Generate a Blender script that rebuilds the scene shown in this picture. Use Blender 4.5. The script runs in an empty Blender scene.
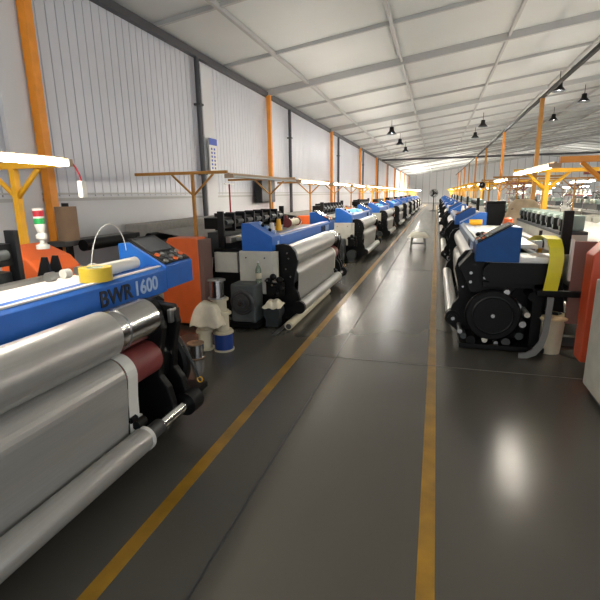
import bpy, bmesh, math, random
from mathutils import Vector, Matrix
random.seed(7)
PI = math.pi
scene = bpy.context.scene
COL = scene.collection

# ------------------------------------------------------------------ materials
def lin(c):
    return tuple(((x/255)/12.92 if x/255 <= .04045 else ((x/255+.055)/1.055)**2.4) for x in c)
def mat(name, rgb, rough=.5, metal=0., noise=0., nscale=8., bump=0., spec=.5, emit=None, estr=0., alpha=None, trans=0., stretch=None):
    m = bpy.data.materials.new(name); m.use_nodes = True
    nt = m.node_tree; b = nt.nodes['Principled BSDF']
    c = lin(rgb)
    b.inputs['Base Color'].default_value = (*c, 1)
    b.inputs['Roughness'].default_value = rough
    b.inputs['Metallic'].default_value = metal
    b.inputs['Specular IOR Level'].default_value = spec
    if trans: b.inputs['Transmission Weight'].default_value = trans
    if emit:
        b.inputs['Emission Color'].default_value = (*lin(emit), 1)
        b.inputs['Emission Strength'].default_value = estr
    if noise or bump:
        tc = nt.nodes.new('ShaderNodeTexCoord'); n = nt.nodes.new('ShaderNodeTexNoise')
        n.inputs['Scale'].default_value = nscale; n.inputs['Detail'].default_value = 4
        if stretch:
            mp = nt.nodes.new('ShaderNodeMapping'); mp.inputs['Scale'].default_value = stretch
            nt.links.new(tc.outputs['Object'], mp.inputs[0]); nt.links.new(mp.outputs[0], n.inputs['Vector'])
        else:
            nt.links.new(tc.outputs['Object'], n.inputs['Vector'])
        if noise:
            r = nt.nodes.new('ShaderNodeValToRGB')
            r.color_ramp.elements[0].position = .3; r.color_ramp.elements[1].position = .7
            r.color_ramp.elements[0].color = (*[max(0, x*(1-noise)) for x in c], 1)
            r.color_ramp.elements[1].color = (*[min(1, x*(1+noise)) for x in c], 1)
            nt.links.new(n.outputs['Fac'], r.inputs[0]); nt.links.new(r.outputs[0], b.inputs['Base Color'])
        if bump:
            bp = nt.nodes.new('ShaderNodeBump'); bp.inputs['Strength'].default_value = bump; bp.inputs['Distance'].default_value = .01
            nt.links.new(n.outputs['Fac'], bp.inputs['Height']); nt.links.new(bp.outputs[0], b.inputs['Normal'])
    return m
M = {}
M['blue'] = mat('blue_paint', (26, 98, 186), .36, noise=.06)
M['navy'] = mat('deep_blue_paint', (0, 66, 126), .45, spec=.3, noise=.06)
M['cream'] = mat('cream_paint', (196, 194, 182), .5, noise=.08)
M['white'] = mat('white_paint', (222, 220, 214), .5)
M['black'] = mat('black_iron', (8, 8, 9), .5, noise=.3, nscale=12, spec=.22)
M['char'] = mat('charcoal_iron', (52, 57, 58), .5, noise=.2)
M['gear'] = mat('gearbox_paint', (74, 80, 80), .5, noise=.15)
M['dgrey'] = mat('dark_grey_steel', (70, 70, 70), .45, .3)
M['steel'] = mat('polished_steel', (188, 188, 188), .2, 1.)
M['satin'] = mat('satin_steel', (176, 176, 174), .35, .9)
M['cloth'] = mat('silver_cloth', (180, 179, 175), .33, .5, noise=.05, nscale=3, stretch=(1.2, 30, 30))
M['warp'] = mat('white_warp_sheet', (232, 228, 220), .6, noise=.03, nscale=20)
M['greywarp'] = mat('grey_warp_sheet', (150, 148, 142), .6, noise=.1, nscale=20)
M['redroll'] = mat('red_rubber_roller', (128, 58, 56), .5, noise=.1, nscale=10)
M['orange'] = mat('orange_cover', (236, 108, 48), .42, noise=.05)
M['orange_shade'] = mat('shaded_orange_cover', (190, 74, 42), .4, noise=.05)  # darker copy of the orange, with the cover's shade painted in
M['yellow'] = mat('yellow_paint', (238, 176, 30), .45, noise=.08)
M['ochre'] = mat('ochre_and_shaded_yellow', (176, 122, 48), .5, noise=.1)  # browner tone paints shade onto the yellow left posts; also colours some columns
M['ocol'] = mat('orange_column_paint', (232, 146, 40), .45, noise=.08)
M['yplastic'] = mat('yellow_plastic', (214, 200, 30), .4, noise=.06)
M['tape'] = mat('yellow_tape', (216, 184, 50), .35, noise=.08)
M['card'] = mat('brown_cardboard', (142, 116, 92), .8, noise=.08)
M['core'] = mat('pale_cardboard_core', (190, 200, 186), .8)
M['screen'] = mat('display_glass', (74, 76, 80), .22)
M['panelblack'] = mat('panel_black', (16, 17, 20), .4, spec=.3)
M['red'] = mat('signal_red', (170, 24, 40), .4)
M['green'] = mat('signal_green', (20, 150, 70), .4)
M['plasticw'] = mat('white_plastic', (226, 224, 216), .4)
M['rag'] = mat('cream_rag', (226, 216, 192), .85, noise=.08, nscale=14, bump=.4)
M['spool'] = mat('cream_spool', (206, 196, 170), .55, noise=.08)
M['bluespool'] = mat('blue_spool_flange', (28, 60, 130), .4)
M['wood'] = mat('pale_wood', (226, 206, 160), .6, noise=.15, nscale=6, stretch=(1, 9, 1))
M['brownp'] = mat('brown_panel', (120, 92, 84), .6)
M['lamp'] = mat('lit_tube', (255, 255, 255), .5, emit=(255, 247, 232), estr=82.)
M['lampf'] = mat('boosted_tube_far', (255, 255, 255), .5, emit=(255, 249, 238), estr=600.)  # far tubes boosted beyond the near ones to brighten end wall and ceiling
M['offtube'] = mat('unlit_tube', (200, 200, 196), .4)
M['fixture'] = mat('fixture_metal', (176, 150, 120), .5)
M['glass'] = mat('bottle_glass', (206, 220, 200), .1, trans=.85)
M['motor'] = mat('green_grey_motor', (118, 134, 126), .5, noise=.15)
M['fur'] = mat('white_fleece', (222, 218, 204), .95, noise=.1, nscale=30, bump=.8)
M['bwr'] = mat('black_lettering', (16, 18, 30), .5)
M['silverlet'] = mat('pale_lettering', (176, 196, 226), .5)
M['beige'] = mat('beige_cloth', (186, 166, 136), .85, noise=.2, nscale=6)
M['signblue'] = mat('sign_blue', (60, 84, 178), .5)
M['floorpaint'] = mat('floor_line_yellow', (150, 112, 26), .32, noise=.3, nscale=5)
M['joint'] = mat('floor_joint', (96, 94, 86), .5)
M['darkpipe'] = mat('dark_pipe', (66, 66, 70), .5)

# floor: glossy dark epoxy with worn patches
def floor_mat():
    m = bpy.data.materials.new('dark_epoxy_floor'); m.use_nodes = True
    nt = m.node_tree; b = nt.nodes['Principled BSDF']
    tc = nt.nodes.new('ShaderNodeTexCoord')
    def noise(sc, vec, det):
        mp = nt.nodes.new('ShaderNodeMapping'); mp.inputs['Scale'].default_value = vec
        n = nt.nodes.new('ShaderNodeTexNoise'); n.inputs['Scale'].default_value = sc; n.inputs['Detail'].default_value = det
        nt.links.new(tc.outputs['Object'], mp.inputs[0]); nt.links.new(mp.outputs[0], n.inputs['Vector']); return n
    n = noise(.8, (1, .35, 1), 2); n2 = noise(1.0, (5, .3, 1), 2)
    mx = nt.nodes.new('ShaderNodeMix'); mx.data_type = 'RGBA'
    mx.inputs[6].default_value = (*lin((70, 68, 63)), 1); mx.inputs[7].default_value = (*lin((92, 89, 82)), 1)
    nt.links.new(n.outputs['Fac'], mx.inputs[0]); nt.links.new(mx.outputs[2], b.inputs['Base Color'])
    mr = nt.nodes.new('ShaderNodeMapRange'); mr.inputs['To Min'].default_value = .17; mr.inputs['To Max'].default_value = .29
    b.inputs['Specular IOR Level'].default_value = .4
    nt.links.new(n2.outputs['Fac'], mr.inputs['Value']); nt.links.new(mr.outputs[0], b.inputs['Roughness'])
    return m
M['floor'] = floor_mat()
M['wall'] = mat('white_wall_panel', (206, 206, 208), .5, noise=.04, nscale=.6)
M['corr'] = mat('ribbed_wall_sheet', (204, 205, 212), .38, .1, noise=.06, nscale=.7)
M['ceil'] = mat('ceiling_sheet', (206, 208, 206), .6, noise=.05, nscale=.5)
M['sbeam'] = mat('beam_blue_with_sheen', (150, 168, 196), .3, .3)  # pale tone paints the reflection into the right-hand front beams
M['bracket'] = mat('bracket_grey', (120, 120, 118), .5)
M['rafter'] = mat('rafter_paint', (176, 176, 174), .5)

# ------------------------------------------------------------------ mesh builder
class MB:
    def __init__(s): s.v = []; s.f = []; s.m = []; s.mats = []; s.cur = 0; s.sm = []
    def use(s, m):
        if m not in s.mats: s.mats.append(m)
        s.cur = s.mats.index(m); return s
    def add(s, vs, fs, smooth=False):
        o = len(s.v); s.v += [tuple(v) for v in vs]
        for f in fs: s.f.append([i+o for i in f]); s.m.append(s.cur); s.sm.append(smooth)
        return s
    def box(s, x0, x1, y0, y1, z0, z1, bev=0):
        if bev:
            b = bev
            # bevelled: chamfer vertical-plane profile in all edges
            bm = bmesh.new(); bmesh.ops.create_cube(bm, size=1)
            for v in bm.verts: v.co = Vector(((x0+x1)/2+v.co.x*(x1-x0), (y0+y1)/2+v.co.y*(y1-y0), (z0+z1)/2+v.co.z*(z1-z0)))
            bmesh.ops.bevel(bm, geom=bm.edges[:], offset=b, segments=2, affect='EDGES', profile=.6)
            bm.verts.index_update()
            s.add([v.co for v in bm.verts], [[v.index for v in f.verts] for f in bm.faces]); bm.free()
            return s
        vs = [(x, y, z) for x in (x0, x1) for y in (y0, y1) for z in (z0, z1)]
        return s.add(vs, [(0,1,3,2),(4,6,7,5),(0,4,5,1),(2,3,7,6),(0,2,6,4),(1,5,7,3)])
    def cyl(s, a, b, r, r2=None, n=20, caps=True):
        a = Vector(a); b = Vector(b); r2 = r if r2 is None else r2
        d = (b-a).normalized(); t = Vector((0,0,1)) if abs(d.z) < .9 else Vector((1,0,0))
        u = d.cross(t).normalized(); w = d.cross(u)
        vs = []
        for p, q in ((a, r), (b, r2)):
            for i in range(n):
                an = 2*PI*i/n; vs.append(p+(u*math.cos(an)+w*math.sin(an))*q)
        s.add(vs, [(i, i+n, (i+1) % n+n, (i+1) % n) for i in range(n)], True)
        if caps:
            s.add(vs[:n], [list(range(n))]); s.add(vs[n:], [list(range(n))[::-1]])
        return s
    def tube(s, pts, r, n=8, closed=False):
        pts = [Vector(p) for p in pts]; vs = []; N = len(pts); u = None
        for i, p in enumerate(pts):
            if closed: d = pts[(i+1) % N]-pts[i-1]
            else: d = pts[min(i+1, N-1)]-pts[max(i-1, 0)]
            d.normalize()
            if u is None:
                t = Vector((0,0,1)) if abs(d.z) < .9 else Vector((1,0,0)); u = d.cross(t).normalized()
            else: u = (u-d*u.dot(d)).normalized()
            w = d.cross(u)
            for k in range(n):
                an = 2*PI*k/n; vs.append(p+(u*math.cos(an)+w*math.sin(an))*r)
        fs = []
        for i in range(N if closed else N-1):
            j = (i+1) % N
            for k in range(n): fs.append((i*n+k, j*n+k, j*n+(k+1) % n, i*n+(k+1) % n))
        s.add(vs, fs, True)
        if not closed: s.add(vs[:n], [list(range(n))[::-1]]); s.add(vs[-n:], [list(range(n))])
        return s
    def prism(s, prof, x0, x1, axis='x', smooth=False):   # prof in (y,z) extruded along x  (or (x,z) along y, (x,y) along z)
        n = len(prof); vs = []
        for e in (x0, x1):
            for a, b in prof:
                vs.append((e, a, b) if axis == 'x' else (a, e, b) if axis == 'y' else (a, b, e))
        s.add(vs, [(i, (i+1) % n, (i+1) % n+n, i+n) for i in range(n)], smooth)
        s.add(vs[:n], [list(range(n))[::-1]]); s.add(vs[n:], [list(range(n))]); return s
    def strip(s, prof, x0, x1, th=.006):     # thin curved sheet following prof (y,z) along x, real thickness
        n = len(prof); P = [Vector((0, a, b)) for a, b in prof]; off = []
        for i in range(n):
            d = P[min(i+1, n-1)]-P[max(i-1, 0)]; d.normalize(); off.append(Vector((0, -d.z, d.y))*th)
        loop = [(p.y, p.z) for p in P]+[((P[i]+off[i]).y, (P[i]+off[i]).z) for i in range(n-1, -1, -1)]
        return s.prism(loop, x0, x1, smooth=False)
    def lathe(s, prof, c=(0,0,0), n=24, axis='z', caps=True):
        vs = []; c = Vector(c)
        for r, h in prof:
            for k in range(n):
                a = 2*PI*k/n
                q = (r*math.cos(a), r*math.sin(a), h) if axis == 'z' else (h, r*math.cos(a), r*math.sin(a)) if axis == 'x' else (r*math.cos(a), h, r*math.sin(a))
                vs.append(c+Vector(q))
        fs = []
        for i in range(len(prof)-1):
            for k in range(n): fs.append((i*n+k, i*n+(k+1) % n, (i+1)*n+(k+1) % n, (i+1)*n+k))
        s.add(vs, fs, True)
        if caps: s.add(vs[:n], [list(range(n))[::-1]]); s.add(vs[-n:], [list(range(n))])
        return s
    def ball(s, c, r, sc=(1,1,1), n=12):
        prof = [(max(.001, math.sin(PI*i/n))*r, -math.cos(PI*i/n)*r) for i in range(n+1)]
        o = len(s.v); s.lathe(prof, (0,0,0), n=16, caps=False)
        for i in range(o, len(s.v)):
            v = s.v[i]; s.v[i] = (v[0]*sc[0]+c[0], v[1]*sc[1]+c[1], v[2]*sc[2]+c[2])
        return s
    def build(s, name, material=None, parent=None, bev=0, loc=None, rot=None):
        me = bpy.data.meshes.new(name); me.from_pydata([tuple(v) for v in s.v], [], s.f)
        if s.mats:
            for m in s.mats: me.materials.append(m)
            if s.mats and material is None:
                me.polygons.foreach_set('material_index', s.m)
        else: me.materials.append(material)
        me.polygons.foreach_set('use_smooth', s.sm); me.update()
        bm = bmesh.new(); bm.from_mesh(me); bmesh.ops.remove_doubles(bm, verts=bm.verts, dist=1e-5)
        bmesh.ops.recalc_face_normals(bm, faces=bm.faces)
        for e in bm.edges:
            if len(e.link_faces) == 2 and e.calc_face_angle(0) > math.radians(38): e.smooth = False
        bm.to_mesh(me); bm.free()
        o = bpy.data.objects.new(name, me); COL.objects.link(o)
        if parent: o.parent = parent
        if loc: o.location = loc
        if rot: o.rotation_euler = rot
        if bev:
            b = o.modifiers.new('bevel', 'BEVEL'); b.width = bev; b.segments = 2; b.limit_method = 'ANGLE'
        return o
def tag(o, label=None, cat=None, group=None, kind=None):
    if label: o['label'] = label
    if cat: o['category'] = cat
    if group: o['group'] = group
    if kind: o['kind'] = kind
    return o
def empty(name, loc=(0,0,0), rz=0):
    o = bpy.data.objects.new(name, None); COL.objects.link(o); o.location = loc; o.rotation_euler = (0,0,rz); o.empty_display_size = .2
    return o
KIDS = {}
def children(o): return [c for c in bpy.data.objects if c.parent == o]
def copy_tree(o, parent=None):
    c = o.copy(); COL.objects.link(c); c.parent = parent
    for ch in children(o): copy_tree(ch, c)
    return c
def text_mesh(name, s, size, material, parent, M4, th=.003, bold=0.):
    cu = bpy.data.curves.new(name, 'FONT'); cu.body = s; cu.size = size; cu.extrude = th; cu.offset = bold; cu.align_x = 'LEFT'
    t = bpy.data.objects.new(name, cu); COL.objects.link(t)
    dg = bpy.context.evaluated_depsgraph_get(); dg.update()
    me = bpy.data.meshes.new_from_object(t.evaluated_get(dg))
    me.transform(M4); me.materials.clear(); me.materials.append(material)
    bpy.data.objects.remove(t)
    o = bpy.data.objects.new(name, me); COL.objects.link(o); o.parent = parent
    return o
def arc(cy, cz, r, a0, a1, n=10):
    return [(cy+r*math.cos(math.radians(a0+(a1-a0)*i/n)), cz+r*math.sin(math.radians(a0+(a1-a0)*i/n))) for i in range(n+1)]

# ------------------------------------------------------------------ camera
cam_d = bpy.data.cameras.new('camera'); cam = bpy.data.objects.new('camera', cam_d); COL.objects.link(cam)
f = 445.8
d = Vector((137, 108, -f)).normalized(); n_ = Vector((30, -1878, -f)); n_ = (n_-d*n_.dot(d)).normalized()
U = -n_; Xw = d.cross(U)
R3 = Matrix((Xw, d, U))
cam.matrix_world = Matrix.Translation((0, 0, 1.7)) @ R3.to_4x4()
cam_d.sensor_width = 36; cam_d.lens = 36*f/600; cam_d.clip_end = 300; cam_d.clip_start = .05
scene.camera = cam

# ------------------------------------------------------------------ the hall
XL, XR, YE, EZ = -4.6, 2.8, 80., 4.33
GR = .13
def struct(mb, name, m, kind='structure'):
    o = mb.build(name, m); o['kind'] = kind; return o
struct(MB().box(-6, 34, -6, YE+1, -.2, 0), 'floor', M['floor'])
# left wall: plain lower part, ledge, ribbed sheet above
struct(MB().box(XL-.2, XL, -6, YE, 0, 1.72), 'wall_left', M['wall'])
struct(MB().box(XL-.2, XL+.03, -6, YE, 1.66, 1.70).box(XL-.2, XL+.05, -6, YE, 1.74, 1.765), 'trim_1', M['rafter'])
mb = MB(); prof = []
y = -6.
while y < YE:
    prof += [(XL, y), (XL, y+.143), (XL-.022, y+.146), (XL-.022, y+.157)]
    y += .16
prof += [(XL-.03, YE), (XL-.2, YE), (XL-.2, -6)]
mb.prism(prof, 1.72, EZ+.1, axis='z')
struct(mb, 'wall_left_sheet', M['corr'])
struct(MB().box(XL-.2, 34, YE, YE+.2, 0, 9), 'wall_back', mat('end_wall_panel', (232, 232, 232), .6))
# ribs of the end wall
mb = MB()
for i in range(34): mb.box(XL+i*1.1, XL+i*1.1+.06, YE-.06, YE, 0, 7.5)
struct(mb, 'trim_2', M['rafter'])
# roof: slopes up to the right from the left eave, ridge then down
RX = 15.
def roofz(x): return EZ+.12+GR*(min(x, RX)-XL)-GR*max(0, x-RX)
mb = MB(); mb.prism([(XL-.2, roofz(XL-.2)), (RX, roofz(RX)), (34, roofz(34)), (34, roofz(34)+.15), (RX, roofz(RX)+.15), (XL-.2, roofz(XL-.2)+.15)], -6, YE, axis='y')
struct(mb, 'ceiling', M['ceil'])
k = 0
yy = -3.4+.0
cols_l = [4.45+7.73*i for i in range(10)]
for y in [4.55+7.72*i for i in range(-1, 10)]:
    for sub in (0, 2.57, 5.15):
        k += 1
        h = .16 if sub == 0 else .07
        mb = MB(); t = .05 if sub == 0 else .03
        mb.prism([(XL, roofz(XL)-h), (RX, roofz(RX)-h), (34, roofz(34)-h), (34, roofz(34)), (RX, roofz(RX)), (XL, roofz(XL))], y+sub-t, y+sub+t, axis='y')
        struct(mb, 'ceiling_rafter', M['rafter'])
for i in range(8):
    x = XL+1.2+i*2.4
    struct(MB().box(x-.03, x+.03, -6, YE, roofz(x)-.1, roofz(x)-.02), 'ceiling_purlin', M['rafter'])
# long eave beams and dark tie beam
struct(MB().box(XL, XL+.10, -6, YE, EZ-.06, EZ+.06), 'beam_left', M['darkpipe'])
struct(MB().box(XR-.04, XR+.04, 7.7, YE, EZ-.035, EZ+.035), 'beam_right', M['black'])
mb = MB().box(XL, 34, 39, 39.2, 4.27, 4.41)
struct(mb, 'beam_cross', M['darkpipe'])
# floor markings and joints
for nme, x0, x1 in (('floor_marking', -1.41, -1.325), ('floor_marking', .0, .08)):
    struct(MB().box(x0, x1, -6, 62, 0, .002), nme, M['floorpaint'])
struct(MB().box(-.955, -.94, -6, 62, 0, .0015), 'floor_joint', M['dgrey'])
for y in (4.40, 10.2, 16, 21.8, 27.6):
    struct(MB().box(-1.3, 2.4, y, y+.012, 0, .0025), 'floor_joint', M['joint'])

# columns along both sides
first = None
def column(x, y, m, w=.11, z1=4.3, dd=.11):
    o = empty('steel_column', (x, y, 0))
    MB().box(-w/2, w/2, -dd/2, dd/2, .02, z1, .006).build('shaft', m, o)
    MB().box(-w, w, -dd*.8, dd*.8, 0, .02).build('base_plate', m, o)
    return o
ordn = ['first', 'second', 'third', 'fourth', 'fifth', 'sixth', 'seventh', 'eighth', 'ninth', 'tenth', 'eleventh', 'twelfth', 'thirteenth', 'fourteenth', 'fifteenth', 'sixteenth', 'seventeenth', 'eighteenth', 'nineteenth', 'twentieth', 'twenty-first', 'twenty-second', 'twenty-third', 'twenty-fourth', 'twenty-fifth', 'twenty-sixth']
for i, y in enumerate(cols_l):
    if y > YE-2: break
    o = column(XL+.12, y, M['ocol'])
    tag(o, 'orange steel column against the left wall, %s from the camera' % ordn[i], 'column', 'orange columns along the left wall')
for i in range(8):
    y = 15.4+7.8*i
    o = column(XR, y, M['ochre'] if i % 2 == 0 else M['ocol'])
    if i == 0:
        pass
    tag(o, 'orange-brown steel column behind the right row of looms, %s from the camera' % ordn[i], 'column', 'columns behind the right loom row')
for i, y in enumerate([8.35, 14.1, 21.5, 29, 36.5, 44, 52]):
    o = empty('drain_pipe', (XL+.09, y, 0))
    MB().cyl((0,0,0), (0,0,4.25), .05).build('pipe', M['darkpipe'], o)
    for z in (.8, 2.1, 3.4): MB().box(-.08, .065, -.065, .065, z, z+.04).build('bracket', M['dgrey'], o)
    tag(o, 'dark vertical drain pipe on the left wall, %s from the camera' % ordn[i], 'pipe', 'dark pipes on the left wall')
# pale pilasters on the left wall
for i, (y, w) in enumerate([(4.2, .34), (8.75, .45)]):
    o = MB().box(XL+.012, XL+.07, y-w/2, y+w/2, .0, 4.2, .004).build('wall_panel', M['wall'])
    o['kind'] = 'structure'

# high-bay bell lamps
def bell():
    o = empty('bell_lamp')
    MB().lathe([(.05, .30), (.09, .28), (.10, .14), (.20, .02), (.225, 0), (.205, .0), (.09, .13), (.0005, .13)], caps=False).build('shade', M['black'], o)
    MB().cyl((0,0,.28), (0,0,.62), .012).build('hanger', M['black'], o)
    return o
b0 = bell(); used = False
lines = [(-2, [20.6, 25.2, 29.6], 'the line above the left looms'), (1.9, [23.8, 28.4], 'the line above the right looms'),
         (5.4, [21.5, 26.5], 'the line beyond the right columns'), (8.8, [24.5], 'the line at the right edge'), (3.7, [17.8], 'the short line by the right-hand column')]
for x, ys, l in lines:
    for q, y in enumerate(ys):
        o = b0 if not used else copy_tree(b0); used = True
        o.location = (x, y, roofz(x)-.64)
        tag(o, 'black bell-shaped lamp under the roof, %s in %s' % (ordn[q], l), 'ceiling lamp', 'black bell lamps under the roof')
        if y > 0:
            ld = bpy.data.lights.new('bell_fill_light', 'POINT'); ld.energy = 35; ld.color = (1, .97, .92); ld.shadow_soft_size = .06  # fill light added below the dark bells to brighten the hall
            lo = bpy.data.objects.new('bell_fill_light', ld); COL.objects.link(lo); lo.location = (x, y, roofz(x)-.70)

# ------------------------------------------------------------------ looms
# local frame: X along the loom's width, Y away from the aisle, Z up
W = 3.75
def plate_profile(s, top=1.07):
    return [(.36, min(1., top)), (-s+.20, top), (-s+.10, top-.02), (-s+.03, .96), (-s+.0, .84), (-s+.03, .72), (-s+.05, .62), (-s+.06, .5), (-s+.0, .42), (-s-.03, .30),
            (-s-.02, .18), (-s+.08, .10), (.0, .03), (.9, .03), (.98, .4), (.9, .98)]
def bolts(mb, x, pts, dx=.012, r=.012):
    for (v, z) in pts: mb.cyl((x-dx, v, z), (x+dx, v, z), r, n=8)
    return mb
WEDGE = [(0, .985), (.42, .985), (.42, 1.34), (.31, 1.345), (.0, 1.17)]
def make_loom(side, detail, blue='blue', white='warp', name='weaving_loom', cover=True):
    s = .30 if side == 'L' else .17
    B = M[blue]; root = empty(name)
    p2 = 2.98 if side == 'L' else 3.3
    pin = 2.80 if side == 'L' else 3.3
    sp = s
    if side == 'R': s = .08; sp = .18
    sr = s+.04 if side == 'L' else .17
    # frame
    mb = MB().box(.1, p2, .35, .45, .2, .42).box(.1, p2, .7, .8, .75, .95).box(.1, p2, 1.35, 1.45, .2, .4)
    mb.build('cross_frame', M['char'], root)
    for (x, inner) in ((.13 if side == 'L' else .07, 1), (p2, -1)) + (((pin, -1),) if side == 'L' else ()):
        pl = MB().prism(plate_profile(sp, .985 if side == 'L' and x > 1 else 1.07), x, x+.06).build('side_plate', M['black'], root, bev=.006 if detail else 0)
        if detail:
            xx = x if inner == 1 else x+.06
            for (v, z) in ((-sp+.12, .88), (-sp+.16, .74), (-sp+.10, .64), (-sp+.2, .6), (-sp+.14, .95)):
                bolts(MB(), xx, [(v, z)]).build('bolt', M['steel'], pl)
        MB().box(x-.02, x+.08, 1.3, 1.42, .02, .95).box(x-.02, x+.08, .9, 2.0, .02, .12).build('rear_frame', M['char'], root)
    # beams and housings
    fb = MB().prism([(.0, .975), (.0, 1.145), (.03, 1.165), (.15, 1.17), (.15, 1.0), (.03, .96)], .35, W-.4).build('front_beam', M['sbeam'] if side == 'R' and detail else B, root, bev=.004 if detail else 0)
    if detail: MB().box(.36, W-.41, .035, .065, 1.166, 1.176).build('edge_strip', M['white'], fb)
    hs = MB().prism(WEDGE, W-.4, W).build('control_housing', B, root, bev=.006)
    slope = math.atan2(.175, .31)
    if detail:
        def onslope(t, h): return (t*.31-h*math.sin(slope), 1.17+t*.175+h*math.cos(slope))
        def slab(name, u0, u1, t0, t1, h, m, par):
            a = onslope(t0, 0); b = onslope(t1, 0); c = onslope(t1, h); d_ = onslope(t0, h)
            return MB().prism([a, b, c, d_], u0, u1).build(name, m, par, bev=.002)
        pn = slab('control_panel', W-.39, W-.02, .05, 1.12, .012, M['panelblack'], hs)
        sc_ = MB()
        a = onslope(.5, .0125); b = onslope(1.05, .0125); c = onslope(1.05, .018); d_ = onslope(.5, .018)
        sc_.prism([a, b, c, d_], W-.36, W-.06); sc_.build('screen', M['screen'], hs)
        cs = [M['satin'], M['screen'], M['dgrey'], M['satin'], M['orange'], M['screen']]
        for i in range(3):
            for j in range(5):
                v, z = onslope(.12+.12*i, .012); v2, z2 = onslope(.12+.12*i, .024)
                MB().cyl((W-.345+j*.07, v, z), (W-.345+j*.07, v2, z2), .021, n=12).build('button', cs[(i*2+j*5) % 6] if (i+j) % 3 else M['satin'], hs)
    if side == 'L': 
        gh = MB().prism(WEDGE, 0, .35).build('drive_housing', B, root, bev=.006)
        if detail:
            for i in range(5):
                MB().cyl((.27-.05*(i % 2), .06+.05*i, 1.2+.028*i), (.27-.05*(i % 2), .05+.05*i, 1.235+.028*i), .022, n=10).build('knob', M['black'] if i % 2 else M['silverlet'], gh)
            MB().box(.2, .27, -.004, .0, 1.03, 1.1).build('sticker', M['silverlet'], gh)
    else:
        gh = MB().prism(WEDGE, 0, .35).build('drive_housing', M['blue'], root)  # brighter than the navy loom to paint in light falling on it
    # cream drive body under the housing
    bd = MB().prism([(.03, .42), (.46, .42), (.46, .985), (.0, .985), (.0, .75)], -.02, .05).build('drive_body', M['cream'], root, bev=.008)
    MB().box(.0, .07, -.06 if side == 'L' else .0, .0, .55, .98).build('body_edge', M['cream'], bd)
    if detail:
        for q in [(.1, .9), (.36, .9), (.1, .6), (.38, .55)]: bolts(MB(), -.022, [q], r=.01).build('screw', M['dgrey'], bd)
    MB().box(.05, .4, .52, .86, .68, .95, .01).build('rear_box', M['cream'], root)
    # let-off gearbox
    gb = MB().box(-.32, -.03, .13, .47, .10, .60, .03).build('gearbox', M['gear'], root)
    MB().lathe([(.165, .01), (.165, -.02), (.14, -.035), (.135, -.015), (.11, -.015), (.105, -.04), (.06, -.04), (.055, -.07), (.001, -.07)], (-.32, .30, .37), axis='x').build('flange', M['dgrey'], gb)
    if detail:
        for a in range(8):
            an = a*PI/4
            bolts(MB(), -.34, [(.30+.15*math.cos(an), .37+.15*math.sin(an))], r=.009).build('bolt', M['dgrey'], gb)
        MB().cyl((-.42, .30, .37), (-.36, .30, .37), .03).build('shaft', M['steel'], gb)
        MB().box(-.34, .0, .1, .5, .04, .1).build('foot', M['black'], gb)
    # take-up motor
    tm = MB().cyl((-.16, -.02, .20), (.06, -.02, .20), .11).box(-.16, .04, -.1, .06, .02, .12).build('take_up_motor', M['char'], root)
    if detail:
        mb = MB()
        for i in range(5): mb.lathe([(.117, -.15+i*.04), (.117, -.135+i*.04)], (0, -.02, .20), axis='x')
        mb.build('cooling_fin', M['dgrey'], tm)
        mb = MB()
        for (a, b, c) in ((.0, -.1, .62), (-.02, -.02, .66), (.0, .05, .6), (.02, -.12, .5), (.0, -.06, .44)):
            mb.ball((a-.03, b, c), .045)
        mb.box(-.05, .06, -.14, .08, .40, .58); mb.cyl((-.1, -.04, .5), (.06, -.04, .5), .05)
        mb.build('tension_linkage', M['black'], root)
        [bolts(MB(), -.09, [q], r=.014).build('linkage_bolt', M['steel'], root) for q in [(-.06, .63), (-.02, .56), (.05, .62)]]
        MB().cyl((.02, -sr+.0, .25), (.08, -sr, .25), .085).build('roll_bearing', M['black'], root)
    # cloth path
    ce = 2.42 if side == 'L' else 3.2
    vr = -s+.14
    up = MB().cyl((.15, vr, .91), (ce, vr, .91), .142, n=40).build('breast_roll', M['cloth'], root)
    if detail:
        MB().cyl((ce, vr, .91), (ce+.05, vr, .91), .136, n=36).cyl((ce+.05, vr, .91), (ce+.09, vr, .91), .128, n=36).cyl((ce+.09, vr, .91), (pin, vr, .91), .134, n=36).build('bare_roll_end', M['steel'], up)
    bot = .24 if side == 'L' else .27
    sheet = arc(-s+.13, .64, .128, 60, 180, 12)+[(-s+.01, .5), (-s+.03, .3), (-s+.07, .16)]
    sheet = [(v, z) for v, z in sheet]
    MB().strip(sheet[::-1], .17, ce-.02, .006).build('cloth_sheet', M['cloth'], root)
    rr = MB().cyl((ce-.3, -s+.13, .64), (pin, -s+.13, .64), .115, n=32).build('rubber_roller', M['redroll' if side == 'L' else 'char'], root)
    MB().cyl((.14, -s+.13, .64), (ce-.3, -s+.13, .64), .115, n=24).build('guide_roller', M['dgrey'], root)
    cr = MB().cyl((.1, -sr, bot), (ce+.02, -sr, bot), .075, n=32).build('cloth_roll', M['cloth'], root)
    if detail:
        MB().cyl((ce+.02, -sr, bot), (ce+.05, -sr, bot), .078, n=32).build('roll_collar', M['white'], cr)
        MB().cyl((ce+.05, -sr, bot), (ce+.2, -sr, bot), .05, n=24).build('roll_journal', M['dgrey'], cr)
        MB().cyl((ce+.2, -sr, bot), (p2+.02, -sr, bot), .042, n=24).build('roll_shaft', M['steel'], cr)
    MB().cyl((p2-.05, -sr, bot), (p2+.08, -sr, bot), .085, n=28).cyl((p2+.08, -sr, bot), (p2+.12, -sr, bot), .055, n=20).build('roll_hub', M['black'], root)
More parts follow.
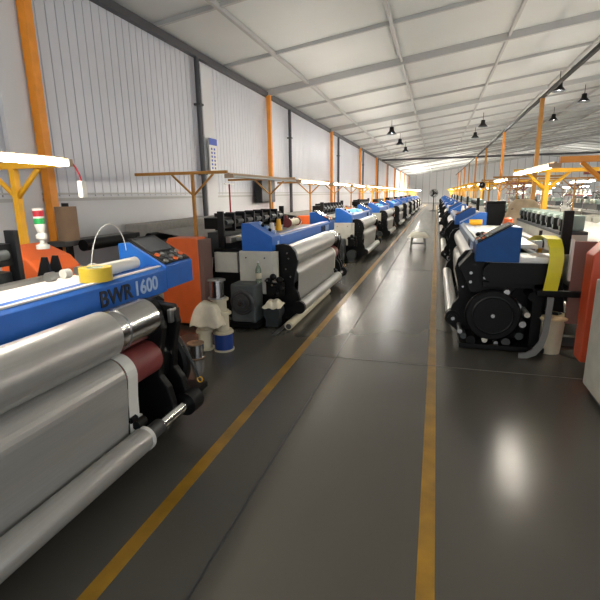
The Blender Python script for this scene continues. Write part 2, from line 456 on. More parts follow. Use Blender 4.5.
    if detail:
        MB().cyl((p2+.12, -sr, bot), (p2+.135, -sr, bot), .02, n=12).build('hub_cap', M['steel'], root)
        MB().strip(([(v, z) for v, z in arc(-s+.13, .64, .124, 60, 180, 12)]+[(-s+.02, .5), (-s+.03, .2)])[::-1], ce+.0, ce+.09, .004).build('selvage_strip', M['plasticw'], root)
        MB().box(ce+.12, ce+.22, -s+.12, -s+.14, .40, .52, .004).build('guard_flap', M['plasticw'], root); MB().box(ce+.1, ce+.22, -s+.10, -s+.12, .22, .30, .004).build('guard_flap', M['plasticw'], root)
        MB().cyl((ce+.02, -s+.0, .33), (ce+.1, -s+.0, .33), .03).cyl((ce+.0, -s+.02, .37), (ce+.05, -s+.02, .37), .02).build('temple_clamp', M['black'], root)
        MB().cyl((.06, -sr, bot), (.1, -sr, bot), .05).build('roll_pin', M['steel'], cr)
    # control end: drive disc
    if side == 'L':
        dc = MB().lathe([(.001, 0), (.30, 0), (.32, .02), (.32, .07), (.30, .09), (.001, .09)], (p2+.13, .06, .46), axis='x', n=40).build('drive_wheel', M['black'], root)
        dx = p2+.22; cv, cz = .06, .46
    else:
        dc = MB().lathe([(.001, 0), (.26, 0), (.28, .02), (.28, .07), (.26, .09), (.001, .09)], (W-.14, .22, .40), axis='x', n=40).build('drive_wheel', M['black'], root)
        dx = W-.05; cv, cz = .22, .40
    if detail:
        MB().cyl((dx, cv, cz), (dx+.02, cv, cz), .02).build('wheel_hub', M['satin'], dc)
        MB().lathe([(.2, -.004), (.215, .006), (.2, .012), (.19, .006), (.2, -.004)], (dx-.004, cv, cz), axis='x', n=32, caps=False).build('wheel_rim', M['panelblack'], dc)
        if side == 'L': mb = MB().prism([(-.2, .45), (.4, .5), (.55, .95), (.3, .98), (-s+.16, 1.0), (-s+.08, .9), (-s+.08, .6)], pin+.05, p2+.02)
        else: mb = MB().prism([(-.02, .62), (.4, .62), (.62, .98), (.36, .985), (-sp+.15, 1.06), (-sp+.03, .9)], p2+.05, W-.16)
        mb.build('gear_case', M['black'], root, bev=.01)
        g = MB()
        gx = p2+.12 if side == 'L' else W-.16
        for (v, z) in ((-sp+.16, .84), (-sp+.16, .74), (-sp+.30, .79)): MB().cyl((gx-.005, v, z), (gx+.01, v, z), .016, n=10).build('case_bolt', M['satin'], root)
        if side == 'L':
            for (u_, z) in ((2.88, .93), (2.92, .80), (3.0, .90), (2.9, .66), (2.97, .62), (3.0, .74)):
                MB().cyl((u_, -s+.085, z), (u_, -s+.06, z), .015, n=10).build('case_bolt', M['steel'], root)
            MB().box(2.94, 3.02, -s+.02, -s+.05, .84, .94, .01).build('clamp_plate', M['satin'], root)
        for i, (v, z, r, mm) in enumerate(((-.06, .14, .035, 'char'), (.02, .10, .05, 'black'), (.16, .12, .03, 'cream'), (.38, .10, .045, 'dgrey'), (.5, .18, .04, 'char'), (.52, .32, .035, 'satin'), (.46, .5, .04, 'satin'), (.6, .62, .05, 'black'), (-.1, .2, .025, 'satin'), (.28, .08, .022, 'satin'), (.56, .42, .03, 'cream'), (.34, .66, .03, 'satin'))):
            if side == 'L' and i > 7: continue
            MB().cyl((p2+.1, v, z), (W-.1+.02*(i % 3) if side == 'R' else p2+.3, v, z), r, n=14).build('pulley', M[mm], root)
        MB().box(p2, W-.05, -.1, .75, .02, .07).box(p2+.1, W-.1, .6, .7, .05, .95).box(p2+.1, W-.1, .1, .75, .70, .76).build('end_frame', M['black'], root, bev=.004)
        ch = [(3.12, -s+.05, .62), (3.14, -s+.02, .52), (3.16, -s+.0, .44), (3.18, -s-.02, .35)]
        if side == 'L':
            c_ = MB().tube(ch, .012).build('chain', M['char'], root)
            MB().tube([(3.18, -s-.03+.022*math.cos(a*PI/6), .33+.022*math.sin(a*PI/6)) for a in range(12)], .005, closed=True).build('chain_ring', M['yellow'], c_)
    # warp sheet, rails, harness, warp beam
    wt = 'warp' if white == 'warp' else 'greywarp'
    MB().prism([(.15, 1.10), (.15, 1.135), (.66, 1.12), (.66, 1.08)], .36 if side == 'L' else .3, 3.1 if side == 'L' else W-.42).build('warp_table', M[wt], root)
    MB().box(.2, 3.1, .67, .75, 1.06, 1.15, .01).build('rail', M['satin'], root)
    if side == 'R':
        MB().prism([(.15, .99), (.15, 1.04), (.8, 1.04), (.8, .99)], W-.42, W-.02).build('side_table', M['white'], root, bev=.01)
        if detail:
            drum = arc(.2, .87, .11, 90, 270, 8)+arc(.66, .87, .11, -90, 90, 8)
            MB().prism(drum, W-.36, W-.04).build('belt_cover', M['black'], root)
            MB().box(W-.37, W-.03, .1, .76, .98, .988).build('cover_rim', M['satin'], root)
    h0, h1 = .2, 2.75
    hv = -.12 if side == 'L' else 0
    hb = MB().box(h0, h1, .92+hv, 1.18+hv, 1.25, 1.40)
    if side == 'L':
        hb.build('harness_housing', M['black'], root)
        n = 7
        for i in range(n+1):
            x = h0+(h1-h0)*i/n
            if detail: MB().box(x-.02, x+.02, .88+hv, (1.2 if 0 < i < n else .97)+hv, 1.0 if i in (0, n) else 1.2, 1.45 if 0 < i < n else 1.49, .006).build('harness_post', M['panelblack'], root)
        if detail:
            for j in range(n):
                x = h0+(h1-h0)*(j+.5)/n
                MB().cyl((x-.1, .9+hv, 1.33), (x+.1, .9+hv, 1.33), .035, n=10).build('harness_cam', M['char'], root)
        MB().box(h0, h1, .95+hv, 1.14+hv, .86, 1.2).build('heald_frame', M['char'], root)
    else:
        hb = MB().box(h0, h1+.3, .92, 1.2, .98, 1.21); hb.build('harness_housing', M['cream'], root)
        MB().box(h0, h1+.3, .915, 1.2, 1.21, 1.245).build('harness_rail', M['char'], root)
        n = 9
        if detail:
            for j in range(n):
                x = h0+(h1-h0+.3)*(j+.5)/n
                m_ = MB().box(x-.085, x+.085, .95, 1.18, 1.25, 1.42, .02).build('shedding_motor', M['motor'], root)
                MB().cyl((x, .93, 1.34), (x, .96, 1.34), .045, n=12).build('motor_cap', M['char'], m_)
                MB().box(x+.09, x+.105, .93, 1.02, 1.2, 1.38).build('motor_bracket', M['black'], root)
        else: MB().box(h0, h1+.3, .95, 1.18, 1.25, 1.4).build('shedding_motor', M['motor'], root)
        MB().box(h1+.3, h1+.36, .93, 1.03, 1.0, 1.48, .01).build('harness_post', M['black'], root)
    wb = MB().lathe([(.06, .12), (.36, .12), (.36, .16), (.27, .16), (.27, 3.0), (.36, 3.0), (.36, 3.04), (.06, 3.04)], (0, 1.6, .56), axis='x', n=28).build('warp_beam', M['cream'], root)
    MB().cyl((.1, 1.9, 1.13), (3.15, 1.9, 1.13), .065).build('back_roller', M['black'], root)
    MB().prism([(1.28, 1.09), (1.28, 1.10), (1.9, 1.21), (1.9, 1.195)], .3, 2.85).build('warp_sheet', M['greywarp' if side == 'L' else 'warp'], root)
    # covers
    if side == 'L':
        if detail:
            for q in (0, .1): MB().prism([(.74, 1.08), (.78, 1.27), (.82, 1.27), (.9, 1.08)], 2.98+q, 3.0+q).build('tension_bracket', M['panelblack'], root)
            MB().box(2.96, 3.12, .74, .9, 1.05, 1.1).build('bracket_foot', M['panelblack'], root)
            for q in range(4): MB().cyl((2.8+.14*q, .6, 1.155), (2.86+.14*q, .6, 1.155), .035, n=14).build('feeder_wheel', M['plasticw' if q % 2 else 'satin'], root)
        MB().prism([(.86, .05), (.86, 1.16), (.9, 1.18), (1.28, 1.18), (1.42, .98), (1.42, .05)], -.38, -.12).build('end_cover', M['orange'], root, bev=.012)
        MB().box(-.37, -.13, .80, .86, .3, 1.16).build('cover_edge', M['brownp'], root)
        MB().prism([(1.1, .3), (1.1, 1.10), (1.2, 1.20), (1.5, 1.31), (1.5, .3)], 3.2, 3.66).build('rear_cover', M['orange'], root, bev=.012)
    elif cover:
        MB().prism([(.96, .1), (.96, 1.12), (1.12, 1.31), (1.65, 1.31), (1.65, .1)], 3.90, 4.12).build('end_cover', M['orange_shade'], root, bev=.012)
        MB().box(3.62, 3.66, .92, 1.12, .35, 1.2, .004).build('inner_cover', M['brownp'], root); MB().box(3.61, 3.67, .895, .92, .8, 1.22, .004).build('cover_rim', M['white'], root)
    # lettering on the beam
    if detail:
        base = Matrix(((1, 0, 0, 0), (0, 0, 1, -.002), (0, 1, 0, 0), (0, 0, 0, 1)))
        text_mesh('lettering', 'BWR', .145, M['bwr'], fb, Matrix.Translation((2.60, -.002, 1.02)) @ Matrix.Rotation(PI/2, 4, 'X'), bold=.003)
        text_mesh('lettering', '1600', .142, M['silverlet'], fb, Matrix.Translation((2.94, -.002, 1.02)) @ Matrix.Rotation(PI/2, 4, 'X'), bold=.003)
    return root

LX, RXF = -2.0, .42
PITCH = 5.75
protoL = make_loom('L', 1); protoLg = make_loom('L', 1, white='grey'); protoLs = make_loom('L', 0, white='grey')
GL = 'looms along the left side of the aisle'
for k in range(10):
    src = protoL if k == 0 else protoLg if k < 4 else protoLs
    o = src if k in (0, 1, 4) else copy_tree(src)
    o.location = (LX, -.35+PITCH*k, 0); o.rotation_euler = (0, 0, PI/2)
    extra = {0: 'in the left row, nearest the camera, with BWR 1600 lettering', 1: 'with black gearbox and blue end housing beside the spools'}.get(k)
    tag(o, ('blue and black weaving loom '+extra) if extra else 'blue and black weaving loom, %s from the camera in the left row' % ordn[k], 'loom', GL)
protoR = make_loom('R', 1, 'navy', 'warp'); protoRg = make_loom('R', 1, 'blue', 'warp', cover=False); protoRs = make_loom('R', 0, 'blue', 'warp', cover=False)
GRR = 'looms along the right side of the aisle'
for k in range(8):
    src = protoR if k == 0 else protoRg if k < 3 else protoRs
    o = src if k in (0, 1, 3) else copy_tree(src)
    o.location = (RXF, 4.95+W+PITCH*k, 0); o.rotation_euler = (0, 0, -PI/2)
    tag(o, 'navy and black weaving loom with white table, nearest of the right row' if k == 0 else 'weaving loom with blue wedge housing, %s from the camera in the right row' % ordn[k], 'loom', GRR)
# looms of the farther rows on the right
def pale_loom(accent):
    o = empty('weaving_loom'); rnd = random.Random(accent)
    MB().box(0, .12, 0, 1.5, 0, 1.02).build('side_frame', M['cream'], o); MB().box(3.1, 3.22, 0, 1.5, 0, 1.02).build('side_frame', M['cream'], o)
    MB().box(0, 3.2, .0, .12, .95, 1.08).build('front_beam', M[accent], o)
    MB().cyl((.1, -.05, .8), (3.1, -.05, .8), .13).build('cloth_roll', M['cloth'], o)
    MB().box(.1, 3.1, .2, .62, 1.0, 1.06).build('table', M['white'], o)
    h = MB().box(.2, 2.9, .7, .95, 1.14, 1.3).build('harness', M['char'], o)
    for j in range(8): MB().box(.3+j*.34, .5+j*.34, .68, .97, 1.3, 1.42, .02).build('harness_motor', M['cream' if j % 2 else 'motor'], h)
    MB().cyl((.2, 1.3, .6), (3, 1.3, .6), .33).build('warp_beam', M['white'], o)
    for x in (.4, 1.5, 2.7):
        MB().tube([(x, .5, 1.0), (x, .5, 1.5), (x, .65, 1.62), (x, 1.1, 1.62), (x, 1.25, 1.5), (x, 1.25, 1.0)], .016).build('guide_arch', M['steel'], o)
    MB().box(.2, 2.9, 1.1, 1.14, 1.52, 1.56).build('yarn_rail', M['redroll'], o)
    for j in range(7): MB().cyl((.35+j*.4, 1.12, 1.56), (.35+j*.4, 1.12, 1.70), .06, .02, n=12).build('yarn_cone', M[('white', 'white', 'beige')[j % 3]], o)
    return o
PL = [pale_loom('white'), pale_loom('orange'), pale_loom('blue')]; upl = set()
rows = [(5.2, 1, 'first'), (7.6, -1, 'second'), (11.0, 1, 'third'), (13.4, -1, 'fourth')]
for ri, (x, sg, nm) in enumerate(rows):
    for k in range(6):
        y = 5+ri*1.7+4.6*k
        q = (k+ri) % 3
        o = PL[q] if q not in upl else copy_tree(PL[q]); upl.add(q)
        if sg > 0: o.location = (x, y, 0); o.rotation_euler = (0, 0, PI/2)
        else: o.location = (x, y+W, 0); o.rotation_euler = (0, 0, -PI/2)
        tag(o, 'distant pale loom with %s beam beyond the right columns, %s row, %s from the camera' % (('white', 'orange', 'blue')[q], nm, ordn[k]), 'loom', 'pale looms beyond the right columns')

# ------------------------------------------------------------------ Y posts, cross rails, tube lamps
def ypost(m, x0=-.8, x1=.5, h=.3, top=2.0, t=.03):
    o = empty('lamp_post')
    MB().box(-t, t, -t, t, 0, top-.03, .004).build('post', m, o)
    for sg in (-1, 1):
        MB().cyl((0, 0, top-.3), (sg*h, 0, top-.03), t*.8, n=8).build('brace', m, o)
    MB().box(x0, x1, -t, t, top-.03, top-.03+2*t, .004).build('cross_rail', m, o)
    MB().box(-.1, .1, -.1, .1, 0, .012).build('base_plate', m, o)
    return o
def tubelamp(L, lit=True, lm=None):
    o = empty('tube_lamp')
    MB().box(-.015, .015, 0, L, .0, .04, .004).build('fixture', M['fixture'], o)
    for sx in (-.026, .026):
        MB().cyl((sx, .04, -.004), (sx, L-.04, -.004), .012, n=12).build('tube', (lm or M['lamp']) if lit else M['offtube'], o)
    for y in (.02, L-.02): MB().box(-.06, .06, y-.018, y+.018, -.025, .025).build('tube_socket', M['fixture'], o)
    return o
pY = ypost(M['yellow'], x0=-.86); pO = ypost(M['ochre'], x0=-.86, t=.019); pT = ypost(M['ocol']); pRd = ypost(M['redroll']); usedp = set()
tl_on = tubelamp(2.35); tl_far = tubelamp(2.35, True, M['lampf']); tl_off = tubelamp(2.85, False); usedt = set()
def place(proto, used_, key, loc, rz=0, sc=None):
    o = proto if key not in used_ else copy_tree(proto); used_.add(key)
    o.location = loc; o.rotation_euler = (0, 0, rz)
    return o
for k in range(25):
    y = 5.345+2.875*(k-1)
    pr_ = pY if k == 0 or k > 5 else pO
    o = place(pr_, usedp, id(pr_), (-3.05, y, 0) if k else (-3.82, 3.4, 0))
    tag(o, '%s Y-shaped lamp post behind the left looms, %s from the camera' % ('bright yellow' if pr_ is pY else 'ochre', ordn[k]), 'lamp post', 'Y-shaped posts behind the left looms')
    if k == 1:
        o = tl_off; o.location = (-2.54, y+.01, 1.94); tag(o, 'unlit grey tube lamp fixture above the second left loom', 'tube lamp', 'tube lamps over the left looms')
    else:
        fr = tl_far if k > 17 else tl_on
        o = place(fr, usedt, id(fr), (-2.54, y+.2 if k else .35, 1.94))
        tag(o, 'lit white tube lamp over the left loom row, %s along the row' % ordn[k], 'tube lamp', 'tube lamps over the left looms')
for k in range(22):
    y = 5.3+2.75*k
    pr_ = pT if k == 0 else (pY if k == 1 or k > 4 else pO)
    o = copy_tree(pr_) if k else pT; o.location = (1.65 if k else 1.68, y, 0); o.rotation_euler = (0, 0, PI)
    tag(o, '%s Y-shaped lamp post behind the right looms, %s from the camera' % ('bright yellow' if pr_ is pY else 'orange' if pr_ is pT else 'ochre', ordn[k]), 'lamp post', 'Y-shaped posts behind the right looms')
    if k % 2 == 0:
        o = copy_tree(tl_far if k > 15 else tl_on); o.location = (1.17 if k == 0 else 1.5, y+.12, 1.95)
        tag(o, 'lit white tube lamp over the right loom row, %s along the row' % ordn[k//2], 'tube lamp', 'tube lamps over the right looms')
for ri, x in enumerate((3.35, 9.3, 15.4, 20.0)):
    for k in range(10):
        y = 6+ri*1.5+(3.6 if k < 6 else 4.6 if k < 9 else 6.2)*k
        o = copy_tree((pY, pRd, pO)[(k+ri) % 3]) if (ri, k) != (0, 1) else pRd; o.location = (x, y, 0)
        tag(o, 'distant Y-shaped lamp post beyond the right columns, %s row, %s from the camera' % (ordn[ri], ordn[k]), 'lamp post', 'distant Y-shaped posts')
        o = copy_tree(tl_far if k > 8 else tl_on); o.location = (x+.5, y, 1.92)
        tag(o, 'distant lit tube lamp beyond the right columns, %s row, %s from the camera' % (ordn[ri], ordn[k]), 'tube lamp', 'distant tube lamps')

for i, (x, y) in enumerate(((-2.54, -3.0), (1.17, -4.6))):  # unseen lamps added for more light from behind the view
    o = copy_tree(tl_on); o.location = (x, y, 1.93)
    tag(o, 'added lit tube lamp behind the camera, %s of two' % ordn[i], 'tube lamp', 'added tube lamps behind the camera')
# ------------------------------------------------------------------ small things near the left looms
def thing(name, loc, label, cat, rz=0, group=None):
    return tag(empty(name, loc, rz), label, cat, group)
t = thing('tape_roll', (-2.1, 2.36, 1.172), 'wide roll of yellow packing tape lying on the blue beam of the nearest left loom', 'tape')
MB().lathe([(.1, 0), (.1, .088), (.056, .088), (.056, 0), (.1, 0)], caps=False, n=36).build('tape', M['tape'], t)
MB().lathe([(.0555, 0), (.0555, .089), (.048, .089), (.048, 0), (.0555, 0)], caps=False, n=36).build('core', M['core'], t)
t = thing('cone_tube', (-2.17, 2.46, 1.215), 'cream paper tube lying on the loom beam beside the yellow tape', 'tube')
MB().cyl((0, 0, 0), (0, .40, 0), .045, n=20).build('tube_body', M['plasticw'], t)
MB().cyl((0, .40, 0), (0, .404, 0), .03, n=20).build('tube_end', M['card'], t)
pts = [(-2.27, 2.52+.19*(1-math.cos(a*PI/14)), 1.18+.12*a/14+.27*math.sin(a*PI/14)) for a in range(15)]
tag(MB().tube(pts, .003).build('wire_loop', M['plasticw']), 'thin white cable looping above the blue beam by the screen', 'cable')
t = thing('signal_light', (-3.05, 2.88, 1.30), 'white signal tower with red and green bands above the orange cover', 'signal light')
MB().lathe([(.05, 0), (.05, .03), (.018, .045), (.018, .07), (.04, .085), (.042, .11), (.02, .13), (.03, .15), (.042, .19), (.042, .20)], n=20).build('stem', M['plasticw'], t)
MB().lathe([(.04, .20), (.04, .245)], n=20).build('green_lens', M['green'], t)
MB().lathe([(.041, .245), (.041, .26)], n=20).build('collar', M['plasticw'], t)
MB().lathe([(.04, .26), (.04, .305)], n=20).build('red_lens', M['red'], t)
MB().lathe([(.041, .305), (.041, .32), (.02, .325)], n=20).build('cap', M['plasticw'], t)
t = thing('pull_switch', (-2.5, 2.78, 1.76), 'white switch box hanging on a red cord from the nearest lit lamp', 'switch')
MB().box(-.02, .02, -.025, .025, -.06, .06, .006).build('switch_body', M['plasticw'], t)
MB().tube([(0, 0, .06), (.0, -.01, .10), (0, -.04, .15), (0, -.08, .19)], .006).build('cord', M['red'], t)
t = thing('cardboard_roll', (-4.24, 4.4, 1.2), 'tall brown cardboard-wrapped roll standing near the left wall', 'cardboard roll')
MB().cyl((0,0,0), (0,0,.40), .12, n=32).build('wrap', M['card'], t); MB().cyl((0,0,.40), (0,0,.44), .04).build('core_plug', M['black'], t)
t = thing('fabric_table', (0,0,0), 'long dark table covered with grey cloth against the left wall', 'table')
MB().box(-4.38, -4.12, 4.2, 9.4, 1.14, 1.2, .01).build('table_top', M['dgrey'], t)
MB().box(-4.37, -4.0, 5.6, 9.4, .92, 1.31, .02).build('cloth_cover', M['greywarp'], t)
for y in (4.3, 7, 9.3):
    for x in (-4.32, -4.16): MB().box(x-.03, x+.03, y-.03, y+.03, 0, 1.14).build('leg', M['black'], t)
MB().cyl((-4.05, 4.4, 1.14), (-4.05, 5.35, 1.14), .07).build('roll_bar', M['black'], t)
t = thing('wall_sign', (-4.44, 8.7, 2.5), 'narrow white wall sign with blue top and small blue marks', 'sign')
MB().box(-.02, .0, -.17, .17, -.33, .33).build('board', M['white'], t)
MB().box(0, .006, -.17, .17, .2, .33).build('blue_band', M['signblue'], t)
for sx in (-.07, .05):
    for i in range(6): MB().box(0, .005, sx-.025, sx+.025, -.27+i*.075, -.27+i*.075+.04).build('mark', M['signblue'], t)
tag(MB().box(-4.5, -4.3, 11.0, 12.0, 1.5, 2.1, .02).build('wall_speaker', M['panelblack']), 'black rectangular box on the wall behind the second orange column', 'speaker')
t = thing('thread_stand', (-3.6, 7.6, 0), 'thin red stand with a short top bar behind the black harness', 'stand')
MB().cyl((0,0,0), (0,0,1.9), .014).build('pole', M['red'], t); MB().cyl((0,-.2,1.9), (0,.2,1.9), .01).build('top_bar', M['plasticw'], t)

# spools at the gap between first and second left looms
def spool(name, loc, r, h, mcore, mfl, label, fl=.02, rf=None, grp='spools stacked beside the gearbox'):
    rf = rf or r*1.25
    t = thing(name, loc, label, 'spool', group=grp)
    MB().cyl((0,0,fl), (0,0,h-fl), r, n=32).build('winding', mcore, t)
    MB().lathe([(rf, 0), (rf, fl)], n=32).build('flange', mfl, t)
    MB().lathe([(rf, 0), (rf, fl), (.03, fl), (.03, fl*.4)], (0,0,h-fl), n=32).build('flange', mfl, t)
    return t
spool('thread_spool', (-2.22, 4.34, 0), .105, .22, M['bluespool'], M['spool'], 'blue-wound spool with cream flanges on the floor, lowest of its stack', rf=.115)
spool('thread_spool', (-2.22, 4.34, .22), .07, .22, M['spool'], M['spool'], 'cream spool standing on the blue-wound spool', rf=.10)
spool('thread_spool', (-2.44, 4.32, 0), .075, .22, M['spool'], M['spool'], 'cream spool on the floor behind the steel-wound spool', rf=.1)
spool('thread_spool', (-2.43, 4.32, .22), .075, .22, M['spool'], M['spool'], 'cream spool on top of the cream floor spool, under the rag', rf=.1)
spool('thread_spool', (-2.26, 4.32, .60), .078, .21, M['steel'], M['satin'], 'shiny silver spool on the top of the pile', fl=.012, rf=.1)
spool('thread_spool', (-2.24, 4.33, .44), .075, .16, M['spool'], M['spool'], 'cream spool directly under the shiny silver spool', rf=.1)
spool('thread_spool', (-2.40, 4.03, 0), .085, .17, M['steel'], M['card'], 'low silver-wound spool with brown top nearest the black wheel', fl=.012, rf=.09)
# draped rag over the spools
def rag(name, loc, sx, sy, drop, label, seed, m='rag'):
    rnd = random.Random(seed); n = 12; vs = []; fs = []
    for i in range(n+1):
        for j in range(n+1):
            a = (i/n-.5)*2; b = (j/n-.5)*2; rr = max(abs(a), abs(b))
            z = -drop*max(0, rr-.45)**1.3/.55**1.3 + .012*math.sin(a*7+b*3+seed)+rnd.uniform(-.006, .006)
            k = 1-.25*max(0, rr-.5)
            vs.append((a*sx*k, b*sy*k, z))
    for i in range(n):
        for j in range(n): fs.append((i*(n+1)+j, (i+1)*(n+1)+j, (i+1)*(n+1)+j+1, i*(n+1)+j+1))
    mb = MB(); mb.add(vs, fs, True); o = mb.build(name, M[m], loc=loc)
    so = o.modifiers.new('solid', 'SOLIDIFY'); so.thickness = .008
    sd = o.modifiers.new('sub', 'SUBSURF'); sd.levels = 1; sd.render_levels = 1
    return tag(o, label, 'cloth')
rag('rag', (-2.34, 4.25, .56), .20, .15, .25, 'cream rag draped over the spools beside the orange cover', 3)
rag('rag', (-1.95, 5.26, .375), .13, .17, .08, 'cream rag crumpled on the take-up motor by the aisle', 5)
t = thing('glass_bottle', (-2.12, 5.2, .605), 'clear glass bottle standing on the black gearbox', 'bottle')
MB().lathe([(.001, 0), (.036, 0), (.038, .02), (.038, .17), (.03, .2), (.014, .23), (.014, .27), (.011, .27), (.011, .23), (.026, .2), (.034, .17), (.034, .01), (.001, .01)], n=24, caps=False).build('glass', M['glass'], t)
MB().lathe([(.016, .26), (.016, .285)], n=16).build('cap', M['white'], t)
MB().lathe([(.0385, .06), (.0385, .13)], n=24, caps=False).build('paper_label', M['spool'], t)
t = thing('floor_tube', (-1.74, 5.22, .045), 'long cream cardboard tube lying on the floor along the second left loom', 'tube')
MB().cyl((0,0,.01), (-.0,2.2,.01), .055, n=24).build('tube_wall', M['spool'], t); MB().cyl((0,-.003,0), (0,.0,0), .036, n=24).build('tube_end', M['dgrey'], t)
tag(MB().box(-1.85, -1.80, 4.9, 5.65, .02, .03, .003).build('steel_strip', M['satin'], rot=None), 'thin bright steel strip lying by the gearbox foot', 'strip')

def cone(name, loc, m, label, h=.2, r=.055):
    t = thing(name, loc, label, 'yarn cone', group='yarn cones on the looms')
    MB().lathe([(r, 0), (r*.98, .01), (r*.55, h), (r*.3, h)], n=20).build('winding', m, t)
    MB().cyl((0, 0, h), (0, 0, h+.015), r*.25, n=12).build('cone_tip', M['card'], t)
rr_ = random.Random(11)
M['lblue'] = mat('light_blue_cloth', (110, 180, 232), .8, noise=.05); M['lime'] = mat('lime_cloth', (206, 220, 110), .8)
for k in range(1, 7):
    y0 = -.35+PITCH*k; w_ = ordn[k]
    for q, (nm, m) in enumerate((('white', M['plasticw']), ('yellow', M['yellow']), ('red', M['redroll']))):
        cone('yarn_cone', (-2.3-.12*q, y0+.75+.6*q+rr_.uniform(-.1, .3), 1.137), m, '%s yarn cone standing on the %s left loom from the camera' % (nm, w_), h=.16+.02*q)
    if k in (2, 3, 4):
        rag('work_cloth', (-2.36, y0+2.3, 1.25), .26, .3, .09, 'light blue cloth heaped on the top of the %s left loom from the camera' % w_, 30+k, 'lblue')
        rag('work_cloth', (-2.32, y0+2.85, 1.22), .16, .2, .06, 'lime cloth lying on the top of the %s left loom from the camera' % w_, 50+k, 'lime')
    if k < 6:
        y1 = 8.7+PITCH*k
        for q, (nm, m) in enumerate((('white', M['plasticw']), ('orange', M['orange']))):
            cone('yarn_cone', (.72+.12*q, y1-.9-.7*q, 1.137), m, '%s yarn cone standing on the %s right loom from the camera' % (nm, w_), h=.18)
t = thing('thread_package', (-2.5, 7.85, 1.18), 'wide cream and maroon thread package on the second left loom near its far end', 'spool')
MB().cyl((0, -.28, .03), (0, .28, .03), .06, n=24).build('winding', M['spool'], t)
for y in (-.29, .27): MB().cyl((0, y, .03), (0, y+.02, .03), .08, n=24).build('flange', M['redroll'], t)
# stool with fleece, in the aisle
t = thing('stool', (-.49, 14.6, 0), 'small stool covered with a white fleece standing alone in the aisle', 'stool')
for sx in (-.2, .2):
    for sy in (-.15, .15): MB().cyl((sx*1.1, sy*1.1, 0), (sx*.85, sy*.85, .4), .03).build('leg', M['bracket'], t)
MB().box(-.2, .2, -.15, .15, .12, .14).build('stretcher', M['black'], t)
MB().box(-.22, .22, -.18, .18, .38, .42, .01).build('seat', M['dgrey'], t)
o = rag('fleece', (0, 0, .48), .37, .28, .16, None, 9, 'fur'); o.parent = t
for k_ in ('category',): 
    if k_ in o.keys(): del o[k_]
# floor fan far down the aisle
t = thing('pedestal_fan', (-.26, 43.7, 0), 'black pedestal fan standing at the far end of the aisle', 'fan')
MB().lathe([(.34, 0), (.34, .03), (.05, .07)], n=28).build('base', M['black'], t)
MB().cyl((0,0,.05), (0,0,1.35), .04).build('pole', M['black'], t)
mb = MB()
for r in (.36, .27, .18, .09): mb.tube([(r*math.cos(a*PI/12), -.12-.05*(1-r/.36), 1.6+r*math.sin(a*PI/12)) for a in range(24)], .014, n=6, closed=True)
for a in range(24):
    an = a*PI/12; mb.tube([(0, -.18, 1.6), (.36*math.cos(an), -.12, 1.6+.36*math.sin(an)), (.3*math.cos(an), .06, 1.6+.3*math.sin(an)), (0, .1, 1.6)], .010, n=5)
mb.build('cage', M['black'], t)
for a in range(3):
    an = a*2*PI/3
    c, s_ = math.cos(an), math.sin(an)
    pr2 = [(.05, -.04), (.3, -.12), (.33, .05), (.1, .08)]
    mb = MB(); vs = []
    for yy2 in (-.06, -.045):
        for (p, q) in pr2: vs.append((p*c-q*s_, yy2+.2*q*0+.25*q*.4, 1.6+p*s_+q*c))
    mb.add(vs, [(0,1,2,3), (7,6,5,4), (0,4,5,1), (1,5,6,2), (2,6,7,3), (3,7,4,0)]); mb.build('blade', M['char'], t)
MB().cyl((0, -.02, 1.6), (0, .22, 1.6), .08).build('motor', M['black'], t)

# ------------------------------------------------------------------ right side things
# yellow curved guard on the first right loom
t = thing('yellow_guard', (0,0,0), 'curved glossy yellow sheet hanging over the end of the nearest right loom table', 'guard')
pf = [(5.5, 1.17), (5.3, 1.235), (5.12, 1.25), (5.0, 1.225), (4.93, 1.15), (4.90, 1.05), (4.89, .9), (4.89, .72)]
xo = [-.10, -.07, -.04, -.01, 0, .01, .0, -.02]
vs = []
for (y, z), dx in zip(pf, xo):
    for (x, dy, dz) in ((1.09, 0, 0), (1.22, 0, 0), (1.22, .008, -.008), (1.09, .008, -.008)): vs.append((x+dx, y+dy, z+dz))
fs = []
for i in range(len(pf)-1):
    for k in range(4): fs.append((i*4+k, i*4+(k+1) % 4, i*4+4+(k+1) % 4, i*4+4+k))
fs += [(0, 1, 2, 3), tuple(len(vs)-4+k for k in (3, 2, 1, 0))]
MB().add(vs, fs).build('sheet', M['yplastic'], t)
MB().box(1.02, 1.42, 4.88, 4.94, .66, .72, .01).build('support_arm', M['black'], t)
t = thing('bent_bracket', (0,0,0), 'grey bent flat bar curving from below the yellow guard to the floor', 'bracket')
bp = [(1.165, .66), (1.16, .45), (1.15, .28), (1.12, .14), (1.06, .05), (.98, .01), (.90, .005)]
inn = [(1.11, .66), (1.105, .46), (1.095, .31), (1.07, .19), (1.02, .105), (.965, .065), (.90, .055)]
MB().prism(bp+inn[::-1], 4.83, 4.86, axis='y').build('bar', M['bracket'], t)
t = thing('waste_bin', (1.24, 5.15, 0), 'round bin with pale wooden lid between the black wheel and the orange cover', 'bin')
MB().lathe([(.11, 0), (.13, .36), (.14, .38)], n=28).build('bucket', M['spool'], t)
MB().lathe([(.165, .38), (.17, .40), (.155, .415), (.001, .415)], n=28).build('lid', M['wood'], t)
t = thing('pliers_tool', (1.23, 5.13, .417), 'black hand tool lying on the pale bin lid', 'tool')
MB().cyl((-.11, -.02, .014), (.07, .01, .014), .014, n=8).build('grip', M['black'], t); MB().cyl((-.09, .05, .014), (.06, -.02, .014), .014, n=8).build('grip', M['black'], t); MB().ball((.07, .0, .018), .018, (1.6, 1, .8)).build('jaw', M['char'], t)
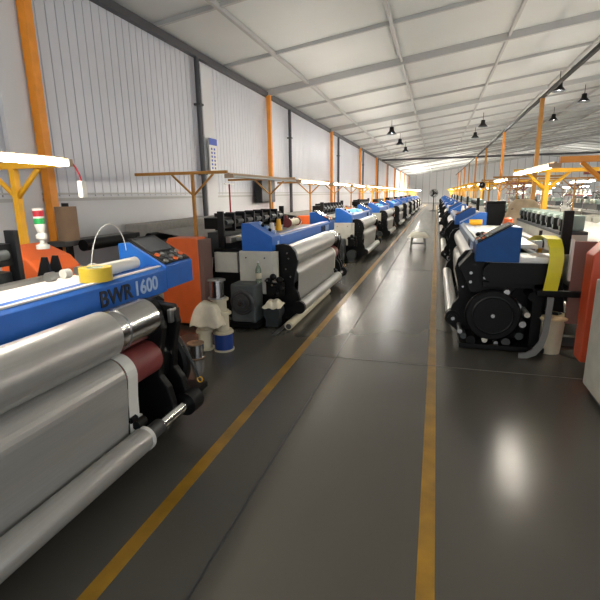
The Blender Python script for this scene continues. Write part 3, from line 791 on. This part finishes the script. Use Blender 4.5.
# machine cabinet at the right edge
t = thing('electrical_cabinet', (1.31, 3.0, 0), 'light grey steel cabinet at the right edge in front of the orange cover', 'cabinet')
MB().box(0, .7, 0, 1.2, .05, .98, .012).build('body', M['cream'], t)
MB().box(.03, .67, .03, 1.09, 0, .05).build('plinth', M['char'], t)
MB().box(-.012, .0, .05, 1.07, .10, .87, .003).build('door', M['cream'], t)
# items on the right looms
tag(MB().lathe([(.062, 0), (.052, .25), (.02, .262)], n=24).build('thread_cone', M['orange'], loc=(.84, 5.95, 1.125)), 'orange thread cone standing on the white table of the nearest right loom', 'thread cone')
t = thing('yarn_clump', (.5, 5.7, 1.175), 'dark knobs and wires cluster behind the navy wedge housing', 'knobs')
for i, (x, y, z) in enumerate(((0, 0, .03), (.05, .09, .03), (.1, -.12, .03), (.16, -.2, .02))):
    MB().ball((x, y, z), .035, (1, 1.2, .8)).build('knob', M['black'] if i < 2 else M['redroll'], t)
t = thing('yellow_roll', (.62, 8.0, 1.2), 'bright yellow roll lying on the beam of the nearest right loom near its far end', 'roll')
MB().cyl((-.08, 0, 0), (.12, 0, 0), .05, n=24).build('winding', M['yellow'], t); MB().cyl((-.083, 0, 0), (-.08, 0, 0), .02).build('core', M['card'], t)
t = thing('bottle_black', (1.2, 5.9, 1.04), 'black bottle-shaped lubricator between the white table and the cream harness', 'bottle')
MB().lathe([(.05, 0), (.05, .06), (.02, .14), (.018, .2), (.001, .2)], n=20).build('container', M['black'], t)
t = thing('wall_clock', (1.0, 11.5, 1.84), 'round black disc hanging from the lamp rail above the right looms', 'clock')
MB().cyl((0, 0, 0), (0, .03, 0), .07, n=28).build('face', M['black'], t); MB().cyl((0, .015, .07), (0, .015, .14), .004).build('hanger', M['black'], t)
MB().box(-.03, .0, -.004, 0, .0, .012).box(0, .005, -.004, 0, 0, .04).build('hand', M['white'], t)
# clothes and sacks heaped behind right row
rag('cloth_heap', (1.62, 9.65, 1.53), .40, .34, .55, 'beige cloth heaped behind the nearest right loom in front of the second', 21, 'beige')
t = thing('tall_crate', (1.62, 9.65, 0), 'crate standing under the heaped beige cloth behind the nearest right loom', 'crate')
MB().box(-.25, .25, -.22, .22, .05, 1.38, .02).build('crate_body', M['brownp'], t)
for sx in (-.2, .2):
    for sy in (-.17, .17): MB().box(sx-.03, sx+.03, sy-.03, sy+.03, 0, .05).build('foot', M['black'], t)
t = thing('harness_stand_in', (1.18, 10.25, 0), 'narrow black box standing in for the dark harness end of the second right loom', 'cabinet')
MB().box(-.18, .18, -.15, .15, .04, 1.5, .02).build('body', M['black'], t); MB().box(-.16, .16, -.165, -.15, .1, 1.44, .004).build('door', M['panelblack'], t); MB().box(-.18, .18, -.15, .15, 0, .04).build('plinth', M['char'], t)  # made-up box in place of the loom's dark harness end

# ------------------------------------------------------------------ light
w = bpy.data.worlds.new('world'); scene.world = w; w.use_nodes = True
w.node_tree.nodes['Background'].inputs[0].default_value = (.93, .96, 1, 1)
w.node_tree.nodes['Background'].inputs[1].default_value = 1.3

scene.view_settings.view_transform = 'Standard'; scene.view_settings.look = 'None'
scene.view_settings.exposure = 0.28; scene.view_settings.gamma = 1; scene.view_settings.use_curve_mapping = False
scene.cycles.use_denoising = True
try: scene.cycles.denoiser = 'OPENIMAGEDENOISE'
except Exception: pass
scene.cycles.max_bounces = 6; scene.cycles.diffuse_bounces = 4; scene.cycles.glossy_bounces = 3
scene.cycles.sample_clamp_indirect = 6
